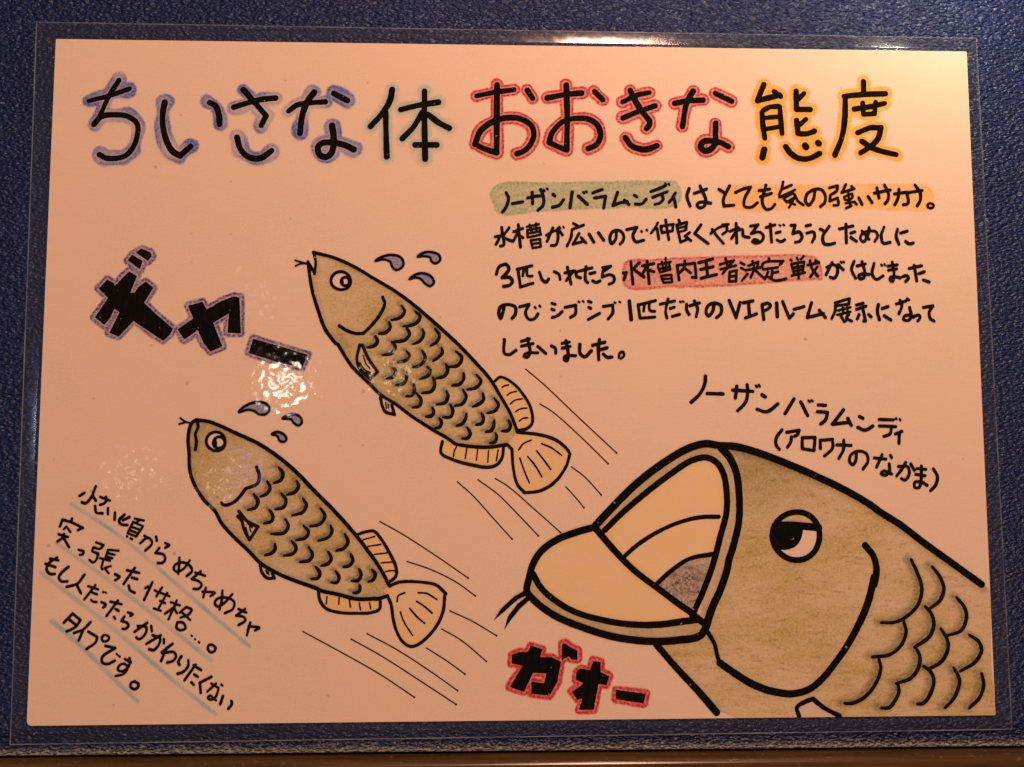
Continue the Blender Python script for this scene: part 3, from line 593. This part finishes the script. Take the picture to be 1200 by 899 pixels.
top = WALL_FOOT - 0.0008
nose_y, rr = WALL_Y - 0.0052, 0.0016
prof = [(WALL_Y + 0.02, top), (nose_y + rr, top - 0.0002)]
prof += [(nose_y + rr - rr * math.sin(a), top - 0.0002 - rr + rr * math.cos(a)) for a in np.linspace(0.2, math.pi / 2, 7)]
prof += [(nose_y, top - 0.03), (WALL_Y + 0.02, top - 0.03)]
ledge = extrude_profile('wooden_ledge', prof, -0.42, 0.42, wood_mat(), smooth=False)
ledge['label'] = 'brown varnished wooden ledge running along the foot of the blue wall'; ledge['category'] = 'ledge'
for o in (wall, ledge):                               # the foot of the wall runs very slightly uphill
    o.rotation_euler = (0, -math.atan2(FOOT_TILT, 0.33), 0)

# ================================================================================ THE LAMINATED SIGN
sign = bpy.data.objects.new('laminated_sign', None)
link(sign)
sign['label'] = 'laminated hand-drawn paper sign with three fish and black Japanese writing on the blue wall'
sign['category'] = 'sign'

P_MAT = paper_mat()
hw, hh = SHEET_W / 2000, SHEET_H / 2000
cut = 0.0014                                          # rounded corners of the card
loop = []
for (sx, sy, a0) in ((1, 1, 0), (-1, 1, 90), (-1, -1, 180), (1, -1, 270)):
    cr = cut if (sx, sy) == (-1, -1) else 0.0004
    for k in range(6):
        a = math.radians(a0 + 18 * k)
        loop.append((sx * (hw - cr) + cr * math.cos(a), sy * (hh - cr) + cr * math.sin(a)))
n = len(loop)
verts = [(x, 0.0, z) for x, z in loop] + [(x, 0.0003, z) for x, z in loop]
faces = [tuple(reversed(range(n)))] + [(i, (i + 1) % n, n + (i + 1) % n, n + i) for i in range(n)]
faces[0] = tuple(range(n)) 
paper = mesh_obj('paper', verts, faces, P_MAT, sign)
paper['label'] = 'cream paper sheet the drawing is made on'

# --- clear laminate standing out all round the paper
def film_mat():
    m, nt, out = new_mat('clear_laminate')
    tr = nt.nodes.new('ShaderNodeBsdfTransparent'); tr.inputs[0].default_value = (0.965, 0.965, 0.96, 1)
    gl = nt.nodes.new('ShaderNodeBsdfGlossy'); gl.inputs['Roughness'].default_value = 0.13
    df = nt.nodes.new('ShaderNodeBsdfDiffuse'); df.inputs[0].default_value = (0.5, 0.6, 0.75, 1)
    v = coords(nt)
    wob = bump(nt, noise(nt, v, 28, 2), 0.0005, 1.0, bump(nt, noise(nt, v, 420, 0), 0.000022))
    nt.links.new(wob, gl.inputs['Normal'])
    lw = nt.nodes.new('ShaderNodeLayerWeight'); lw.inputs['Blend'].default_value = 0.5
    fr = math_(nt, 'ADD', math_(nt, 'MULTIPLY', math_(nt, 'POWER', lw.outputs['Facing'], 5.0), 0.7), 0.04)
    m1 = nt.nodes.new('ShaderNodeMixShader'); m1.inputs[0].default_value = 0.022
    nt.links.new(tr.outputs[0], m1.inputs[1]); nt.links.new(df.outputs[0], m1.inputs[2])
    m2 = nt.nodes.new('ShaderNodeMixShader')
    nt.links.new(fr, m2.inputs[0]); nt.links.new(m1.outputs[0], m2.inputs[1]); nt.links.new(gl.outputs[0], m2.inputs[2])
    nt.links.new(m2.outputs[0], out.inputs[0])
    return m
def cut_edge_mat():
    m, nt, out = new_mat('laminate_cut_edge')
    p = nt.nodes.new('ShaderNodeBsdfPrincipled')
    p.inputs['Base Color'].default_value = (0.50, 0.58, 0.68, 1); p.inputs['Roughness'].default_value = 0.25
    tr = nt.nodes.new('ShaderNodeBsdfTransparent')
    mx = nt.nodes.new('ShaderNodeMixShader')
    put(nt, mx.inputs[0], remap(nt, noise(nt, coords(nt), 60, 3), 0.3, 0.7, 0.08, 0.42))
    nt.links.new(tr.outputs[0], mx.inputs[1]); nt.links.new(p.outputs[0], mx.inputs[2]); nt.links.new(mx.outputs[0], out.inputs[0])
    return m

outer = on_sheet([(1144, 45), (43, 26), (12, 872.5), (1186, 854.5)]) / 1000.0
def ring(offset, y):                                  # a rounded-rectangle loop standing offset metres outside the paper
    out = []
    for (sx, sy, a0) in ((1, 1, 0), (-1, 1, 90), (-1, -1, 180), (1, -1, 270)):
        cr = 0.0004 + offset
        for k in range(6):
            a = math.radians(a0 + 18 * k)
            out.append((sx * (hw - 0.0004) + cr * math.cos(a), y, sy * (hh - 0.0004) + cr * math.sin(a)))
    return out
def densify(L, per=40):
    out = []
    for i in range(len(L)):
        a, b = np.array(L[i]), np.array(L[(i + 1) % len(L)])
        k = per if np.linalg.norm(b - a) > 0.02 else 1
        for t in range(k): out.append(tuple(a + (b - a) * t / k))
    return out
loops = [densify(ring(0.00005, -0.00012)), densify(ring(0.0004, -0.00006)), densify(ring(0.0009, 0.00012)), densify(ring(0.0013, 0.00018))]
last = []
for i, (oc, s) in enumerate(zip(outer, ((1, 1), (-1, 1), (-1, -1), (1, -1)))):
    last += [(oc[0], 0.00018, oc[1])] * 6
loops.append(densify(last, 1))
# spread the outermost loop along the straight edges to match the others
L4 = []
for i in range(4):
    for k in range(6):
        c0 = np.array(last[i * 6]); 
        if k < 5: L4.append(tuple(c0))
        else:
            c1 = np.array(last[((i + 1) % 4) * 6])
            for t in range(40): L4.append(tuple(c0 + (c1 - c0) * t / 40))
loops[4] = L4
n = len(loops[0])
assert all(len(l) == n for l in loops), [len(l) for l in loops]
verts = [v for l in loops for v in l]
faces = []
for q in range(4):
    for i in range(n):
        j = (i + 1) % n
        f = (q * n + i, q * n + j, (q + 1) * n + j, (q + 1) * n + i)
        faces.append(f[::-1])
border = mesh_obj('clear_border', verts, faces, film_mat(), sign, smooth=True)
border['label'] = 'clear plastic laminate margin round the paper'
ev, ef = [], []
cx = outer.mean(0)
for w_, y_ in ((0.0, -0.00005), (0.00014, -0.00005), (0.00014, 0.0003), (0.0, 0.0003)):
    for i, (sx, sy) in enumerate(((1, 1), (-1, 1), (-1, -1), (1, -1))):
        ev.append((outer[i][0] + sx * w_, y_, outer[i][1] + sy * w_))
for q in range(4):
    for i in range(4):
        j = (i + 1) % 4; q2 = (q + 1) % 4
        ef.append((q * 4 + i, q * 4 + j, q2 * 4 + j, q2 * 4 + i))
edge = mesh_obj('cut_edge', ev, ef, cut_edge_mat(), border)

# ================================================================================ INK AND PENCIL
INK = ink_mat('black_marker', worn=0.8)
PEN = ink_mat('brown_black_pen', (0.007, 0.0042, 0.003))
FINE = ink_mat('fine_liner', (0.03, 0.013, 0.008))

def lettering(name, label, text, mat, layer=6, parent=sign, poly=False, cell=0.2, halo=None, hwob=0.3):
    swell = 0.035 if mat is PEN else 0.0               # the pen bleeds a little
    F = ink_field(text, cell=cell, pad=0.4 if halo is None else 2.2, closed_poly=poly)
    o = flat_mesh(name, F, swell, mat, parent, layer=layer)
    o['label'] = label
    if halo:
        hm, reach, fn = halo
        X, Y = F.grids()
        H = Field.__new__(Field); H.__dict__.update(F.__dict__)
        wob = hwob * smooth_noise(X, Y, 4.6, SEED[0] + 7) + 0.08 * smooth_noise(X, Y, 0.5, SEED[0] + 8)
        dd = F.d + wob
        H.d = dd
        h = flat_mesh('pencil_outline', H, reach, hm, o, {'pigment': fn(dd, F.d, X, Y)}, layer=2)
    return o

def bell(d, c, w): return np.exp(-((d - c) / w) ** 2)
BLUE = pencil_mat('blue_pencil', (0.09, 0.15, 0.55), grain=0.5)
VIOLET = pencil_mat('violet_pencil', (0.075, 0.06, 0.33), grain=0.8)
GREY = pencil_mat('grey_blue_pencil', (0.36, 0.52, 0.50), grain=0.5)
RED = pencil_mat('red_pencil', (0.58, 0.016, 0.042), grain=0.55)
GOLD = pencil_mat('gold_pencil', (0.90, 0.43, 0.02), grain=0.5)
soft = lambda lvl, edge, wid: (lambda dd, d, X, Y: lvl * np.clip((edge - dd) / wid, 0, 1))
halo_blue = (BLUE, 1.85, lambda dd, d, X, Y: np.clip(0.76 * np.clip((1.75 - dd) / 0.55, 0, 1) * (0.85 + 0.5 * smooth_noise(X, Y, 6.5, 41)) + 0.18 * bell(dd, 0.95, 0.6) * (0.7 + 0.5 * smooth_noise(X, Y, 4, 31)) - 0.2 * bell(d, 0.1, 0.22), 0, 1))
halo_violet = (VIOLET, 1.5, lambda dd, d, X, Y: np.clip(0.6 * np.clip((1.48 - dd) / 0.4, 0, 1) + 0.42 * bell(dd, 0.85, 0.45) * (0.75 + 0.5 * smooth_noise(X, Y, 5, 33)) - 0.15 * bell(d, 0.1, 0.2), 0, 1))
halo_grey = (GREY, 1.9, lambda dd, d, X, Y: 0.68 * np.clip((1.8 - dd) / 1.2, 0, 1))
halo_red = (RED, 1.3, lambda dd, d, X, Y: np.clip(0.60 * np.clip((1.3 - dd) / 0.3, 0, 1) + 0.75 * bell(dd, 0.85, 0.3), 0, 1))
halo_red2 = (RED, 1.55, lambda dd, d, X, Y: np.clip(0.78 * np.clip((1.5 - dd) / 0.3, 0, 1) + 0.3 * bell(dd, 0.8, 0.35), 0, 1))
halo_gold = (GOLD, 1.6, lambda dd, d, X, Y: np.clip(0.88 * np.clip((1.55 - dd) / 0.5, 0, 1), 0, 1))

lettering('title_lettering', 'black title lettering haloed in blue pencil', TITLE_SMALL, INK, halo=halo_blue, hwob=0.85)
lettering('title_lettering', 'black title character haloed in pale grey pencil', TITLE_BODY, INK, halo=halo_grey)
lettering('title_lettering', 'black title lettering outlined in red pencil', TITLE_BIG, INK, halo=halo_red)
lettering('title_lettering', 'black title lettering haloed in gold pencil', TITLE_MANNER, INK, halo=halo_gold)
for s, t in ((LINE_ONE, 'first line of the paragraph, on the green and gold bands'), (LINE_TWO, 'second line of the paragraph'), (LINE_THREE, 'third line of the paragraph, crossing the red band'),
             (LINE_FOUR, 'fourth line of the paragraph, with the letters VIP'), (LINE_FIVE, 'short last line of the paragraph')):
    lettering('paragraph_lettering', t, s, PEN, cell=0.16)
lettering('caption_lettering', 'fish name written above the big fish', CAPTION, PEN, cell=0.18)
lettering('caption_lettering', 'bracketed caption under the fish name', CAPTION_SMALL, PEN, cell=0.18)
for s, t in ((NOTE_ONE, 'slanting note, topmost line'), (NOTE_TWO, 'slanting note, second line'), (NOTE_THREE, 'slanting note, long third line'), (NOTE_FOUR, 'slanting note, short last line')):
    lettering('note_lettering', t, s, PEN, cell=0.16)
lettering('shout_lettering', 'thick black shout outlined in violet pencil', SHOUT_HIGH, INK, poly=True, halo=halo_violet)
lettering('shout_lettering', 'thick black shout outlined in red pencil', SHOUT_LOW, INK, poly=True, halo=halo_red2)

UNDER = pencil_mat('pale_teal_pencil', (0.13, 0.46, 0.66), grain=0.45)
for u in UNDERLINES:
    F = ink_field(u, cell=0.25, pad=1.0)
    X, Y = F.grids()
    o = flat_mesh('underline', F, 0.1, UNDER, sign, {'pigment': 0.68 * np.clip((0.1 - F.d) / 0.5, 0, 1) * (0.75 + 0.35 * smooth_noise(X, Y, 6, 5))}, layer=1)

def band(label, text, mat, lvl, rim, streakseed):
    SEED[0] += 1
    P = spline(parse(text)[0][0], closed=True)
    F = Field(0.25, P, 1.5); F.poly(P)
    X, Y = F.grids()
    F.d = F.d + 0.18 * smooth_noise(X, Y, 1.6, SEED[0]) + 0.1 * smooth_noise(X, Y, 0.5, SEED[0])
    sc = 0.22 * smooth_noise(X * 0.25 + Y * 0.1, Y - X * 0.25, 1.1, streakseed)
    o = flat_mesh('highlight_band', F, 0.0, mat, sign, {'pigment': np.clip((lvl + sc * lvl) * np.clip(-F.d / 0.4, 0.15, 1) + rim * bell(F.d, -0.5, 0.45), 0, 1)}, layer=1)
    o['label'] = label
band('green pencil band behind the first words', BAND_GREEN, pencil_mat('green_pencil', (0.19, 0.41, 0.21), grain=0.8), 0.58, 0.12, 3)
band('gold pencil band behind the first line', BAND_ORANGE, pencil_mat('amber_pencil', (0.88, 0.46, 0.06), grain=0.55), 0.62, 0.06, 4)
band('red pencil band behind the third line', BAND_RED, pencil_mat('crimson_pencil', (0.60, 0.075, 0.09), grain=0.8), 0.52, 0.38, 5)

# ================================================================================ THE FISH
BODY = pencil_mat('olive_pencil', (0.44, 0.37, 0.125), (0.10, 0.11, 0.05), grain=0.55, streak=(110, 1, 480), angle=math.radians(-12), streaks=0.16, hatch=0.3)
BIGBODY = pencil_mat('khaki_pencil', (0.47, 0.385, 0.125), (0.135, 0.14, 0.06), grain=0.55, streak=(120, 1, 420), angle=math.radians(9), streaks=0.30, hatch=0.46)
FIN = pencil_mat('yellow_pencil', (0.82, 0.56, 0.15), (0.62, 0.40, 0.06), grain=0.45)
MOUTH = pencil_mat('straw_pencil', (0.84, 0.63, 0.28), (0.78, 0.46, 0.06), grain=0.3, streak=(50, 1, 260), angle=math.radians(20), streaks=0.25)
LIP = pencil_mat('fawn_pencil', (0.40, 0.34, 0.16), grain=0.5)
THROAT = pencil_mat('grey_pencil', (0.09, 0.075, 0.08), grain=0.7, streak=(110, 1, 420), angle=math.radians(25), streaks=0.4)
WATER = pencil_mat('slate_pencil', (0.11, 0.17, 0.46), grain=0.5)
PLAIN = P_MAT
PALE = pencil_mat('pale_pencil', (0.45, 0.38, 0.22), grain=0.4)

def poly_field(text, cell, pad=0.6):
    polys = [spline(P, closed=True, step=0.6) for P, w in parse(text)]
    F = Field(cell, np.vstack(polys), pad)
    for P in polys: F.poly(P)
    return F

def dist_to(F, text, offset=(0, 0)):
    """distance (mm) from every grid point of F to pen strokes moved by offset (mm)"""
    G = Field.__new__(Field); G.__dict__.update(F.__dict__); G.d = np.full_like(F.d, 9.0); G.pad = 6.0
    for P, w in parse(text): G.stroke(spline(np.array(P) + offset, step=0.8), 0.0)
    return G.d

def fill(name, text, mat, parent, dens, layer, rim=None, cell=0.35, label=None):
    F = poly_field(text, cell)
    X, Y = F.grids()
    a = {'pigment': np.full_like(F.d, dens) * (1 + 0.25 * smooth_noise(X, Y, 5, SEED[0] + 3))}
    if rim: a['shade_pencil'] = rim[0] * np.clip(1 + F.d / rim[1], 0, 1) ** 1.5
    SEED[0] += 1
    o = flat_mesh(name, F, 0.0, mat, parent, a, layer=layer)
    if label: o['label'] = label
    return o

def strokes(name, text, mat, parent, layer, cell=0.2, taper=0.0):
    return flat_mesh(name, ink_field(text, cell=cell, pad=0.3, taper=taper), 0.0, mat, parent, layer=layer)

def fin(name, spec, parent, mat, dens):
    o = fill(name, spec[0], mat, parent, dens, 3, rim=(0.45, 1.6))
    Fo = ink_field(spec[1], cell=0.18, pad=0.3)
    # the fin's pen lines belong to the fin: one mesh, two materials
    pen = flat_mesh('pen_lines', Fo, 0.0, PEN, None, layer=7)
    merge(o, pen)
    return o

def merge(o, extra):
    """add EXTRA's faces (with its material) to the mesh of O"""
    import bmesh
    bm = bmesh.new(); bm.from_mesh(o.data)
    nf = len(bm.faces)
    bm.from_mesh(extra.data)
    bm.faces.ensure_lookup_table()
    for f in bm.faces[nf:]: f.material_index = 1
    bm.to_mesh(o.data); bm.free()
    o.data.materials.append(extra.data.materials[0])
    me = extra.data
    bpy.data.objects.remove(extra); bpy.data.meshes.remove(me)

def small_fish(D, label):
    F = poly_field(D['body'], 0.32)
    X, Y = F.grids()
    top = dist_to(F, D['outline'])
    sc = np.minimum(dist_to(F, D['scales'], (-0.5, 0.35)), dist_to(F, D['scales'], (-0.9, 0.6)))
    belly = smooth_noise(X, Y, 9, 11)
    shade = 0.46 * np.clip(1 - top / 2.2, 0, 1) ** 1.5 + 0.72 * np.clip(1 - sc / 1.3, 0, 1)
    gx, gy = on_sheet((401, 396))[0]                     # a smudge of green under the jaw
    shade = shade + 0.3 * np.exp(-(((X - gx + (Y - gy) * 0.5) / 1.3) ** 2 + ((Y - gy) / 3.5) ** 2))
    o = flat_mesh('fish_drawing', F, 0.0, BODY, sign, {'pigment': np.clip(0.64 + 0.24 * belly, 0, 1), 'shade_pencil': np.clip(shade, 0, 0.8)}, layer=2)
    o['label'] = label
    strokes('body_outline', D['outline'], INK, o, 8)
    strokes('barbel', D['barbel'], PEN, o, 9)
    strokes('gill_line', D['gill'], INK, o, 6)
    flat_mesh('scale_marks', ink_field(D['scales'], taper=0.42), 0.07, PEN, o, layer=5)
    pt, cx, cy, rx, ry, w, px_, py_, pr, pw = D['eye']
    E = circle(pt, cx, cy, rx, ry); Q = circle(pt, px_, py_, pr, pr)
    FE = Field(0.16, np.vstack([E, Q]), 1.0); FE.poly(E)
    eye = flat_mesh('eye', FE, 0.0, PLAIN, o, layer=4)
    s = PATCH[pt.strip('@')][2]
    FR = Field(0.14, np.vstack([E, Q]), 1.4)
    FR.stroke(np.vstack([E, E[:1]]), w / s * MM / 2, np.random.RandomState(3)); FR.stroke(np.vstack([Q, Q[:1]]), pw / s * MM / 2)
    C = circle(pt, px_ - pr * 0.75, py_ + pr * 0.2, pr * 0.42, pr * 0.8)
    FR.poly(C)
    pen = flat_mesh('ring', FR, 0.0, INK, None, layer=9); merge(eye, pen)
    fin('side_fin', D['side_fin'], o, BODY, 0.35)
    fin('belly_fin', D['belly_fin'], o, PALE, 0.15)
    fin('back_fin', D['back_fin'], o, FIN, 0.55)
    fin('anal_fin', D['tail_base_fin'], o, FIN, 0.6)
    fin('tail_fin', D['tail'], o, FIN, 0.45)
    return o

small_fish(FISH_HIGH, 'upper small olive fish darting up with its mouth open')
small_fish(FISH_LOW, 'lower small olive fish with closed mouth beside the note')

def big_fish(D):
    F = poly_field(D['body'], 0.36)
    X, Y = F.grids()
    top = dist_to(F, D['outline'] + '; ' + D['gill'], (0.5, -0.9))
    topw = np.clip(1 - dist_to(F, D['outline'], (0.6, -1.3)) / 2.6, 0, 1)
    sc = np.minimum(np.minimum(dist_to(F, D['scales'], (-0.6, 0.15)), dist_to(F, D['scales'], (-1.2, 0.35))), dist_to(F, D['scales'], (-1.8, 0.5)) + 0.5)
    cloud = smooth_noise(X, Y, 14, 21) * 0.6 + smooth_noise(X * 0.5, Y * 1.6, 6, 22) * 0.4
    shade = 0.30 * topw + 0.20 * np.clip(1 - top / 2.2, 0, 1) + 0.74 * np.clip(1 - sc / 2.0, 0, 1) ** 0.9
    fx, fy = on_sheet((885, 555))[0]
    shade = shade + 0.34 * np.exp(-(((X - fx) / 22) ** 2 + ((Y - fy) / 12) ** 2))
    o = flat_mesh('fish_drawing', F, 0.0, BIGBODY, sign, {'pigment': np.clip(0.62 + 0.28 * cloud, 0, 1), 'shade_pencil': np.clip(shade, 0, 0.85)}, layer=2)
    o['label'] = 'big khaki fish with gaping mouth at the lower right'
    fill('lip', D['lip_fill'], LIP, o, 0.68, 3)
    mo = fill('mouth', D['mouth_fill'], MOUTH, o, 0.52, 4, rim=(0.78, 2.8))
    merge(mo, flat_mesh('pen_lines', ink_field(D['mouth'], pad=0.3), 0.0, INK, None, layer=7))
    fill('throat', D['throat'], THROAT, o, 0.62, 5)
    strokes('body_outline', D['outline'], INK, o, 8)
    strokes('jaw_outline', D['jaw'], INK, o, 9)
    strokes('gill_line', D['gill'], INK, o, 6)
    flat_mesh('scale_marks', ink_field(D['scales'], taper=0.25), 0.1, PEN, o, layer=5)
    FB = ink_field(D['barbel'], cell=0.18, closed_poly=True)
    flat_mesh('barbel', FB, 0.0, INK, o, layer=10)
    pf = fill('pelvic_fin', D['pelvic_fin'][0], PALE, o, 0.40, 3)
    merge(pf, flat_mesh('pen_lines', ink_field(D['pelvic_fin'][1], pad=0.3), 0.0, INK, None, layer=7))
    # eye with a scowling lid
    E = circle('e3', 677, 708, 170, 166)
    FE = Field(0.2, E, 1.2); FE.poly(E)
    Xe, Ye = FE.grids()
    lid = on_sheet([(820 + 520 / 6, 510 + 640 / 6), (820 + 840 / 6, 510 + 655 / 6)])
    above = (Ye > lid[0][1] + (lid[1][1] - lid[0][1]) * (Xe - lid[0][0]) / (lid[1][0] - lid[0][0])).astype(float)
    eye = flat_mesh('eye', FE, 0.0, BIGBODY, o, {'pigment': above * 0.55, 'shade_pencil': above * 0.0}, layer=4)
    FR = Field(0.16, E, 1.6)
    FR.stroke(np.vstack([E, E[:1]]), 42 / 6 * MM / 2, np.random.RandomState(9))
    for P, w in parse('@e3 w46 530,635 640,632 740,640 835,650'): FR.stroke(spline(P), w / 2)
    for P, w in parse('@e3 505,630 560,625 720,650 718,705 690,765 640,798 560,800 520,750'): FR.poly(spline(P, True))
    merge(eye, flat_mesh('ring', FR, 0.0, INK, None, layer=9))
    return o
big_fish(FISH_BIG)

for t in DROPS:
    P = spline(parse(t)[0][0], closed=True)
    F = Field(0.16, P, 1.2); F.poly(P)
    drop = flat_mesh('water_drop', F, 0.0, WATER, sign, {'pigment': np.full_like(F.d, 0.78)}, layer=3)
    FR = Field(0.14, P, 1.2); FR.stroke(np.vstack([P, P[:1]]), 0.42, np.random.RandomState(2))
    merge(drop, flat_mesh('ring', FR, 0.0, INK, None, layer=7))
for t in SPEED:
    S = parse(t)
    F = ink_field('w0.01 ' + t, cell=0.12, pad=0.5, waver=0.4)
    end = S[0][0][-1]; F.seg(end - 0.01, end, 0.12, 0.12)
    flat_mesh('speed_line', F, 0.2, FINE, sign, layer=4)
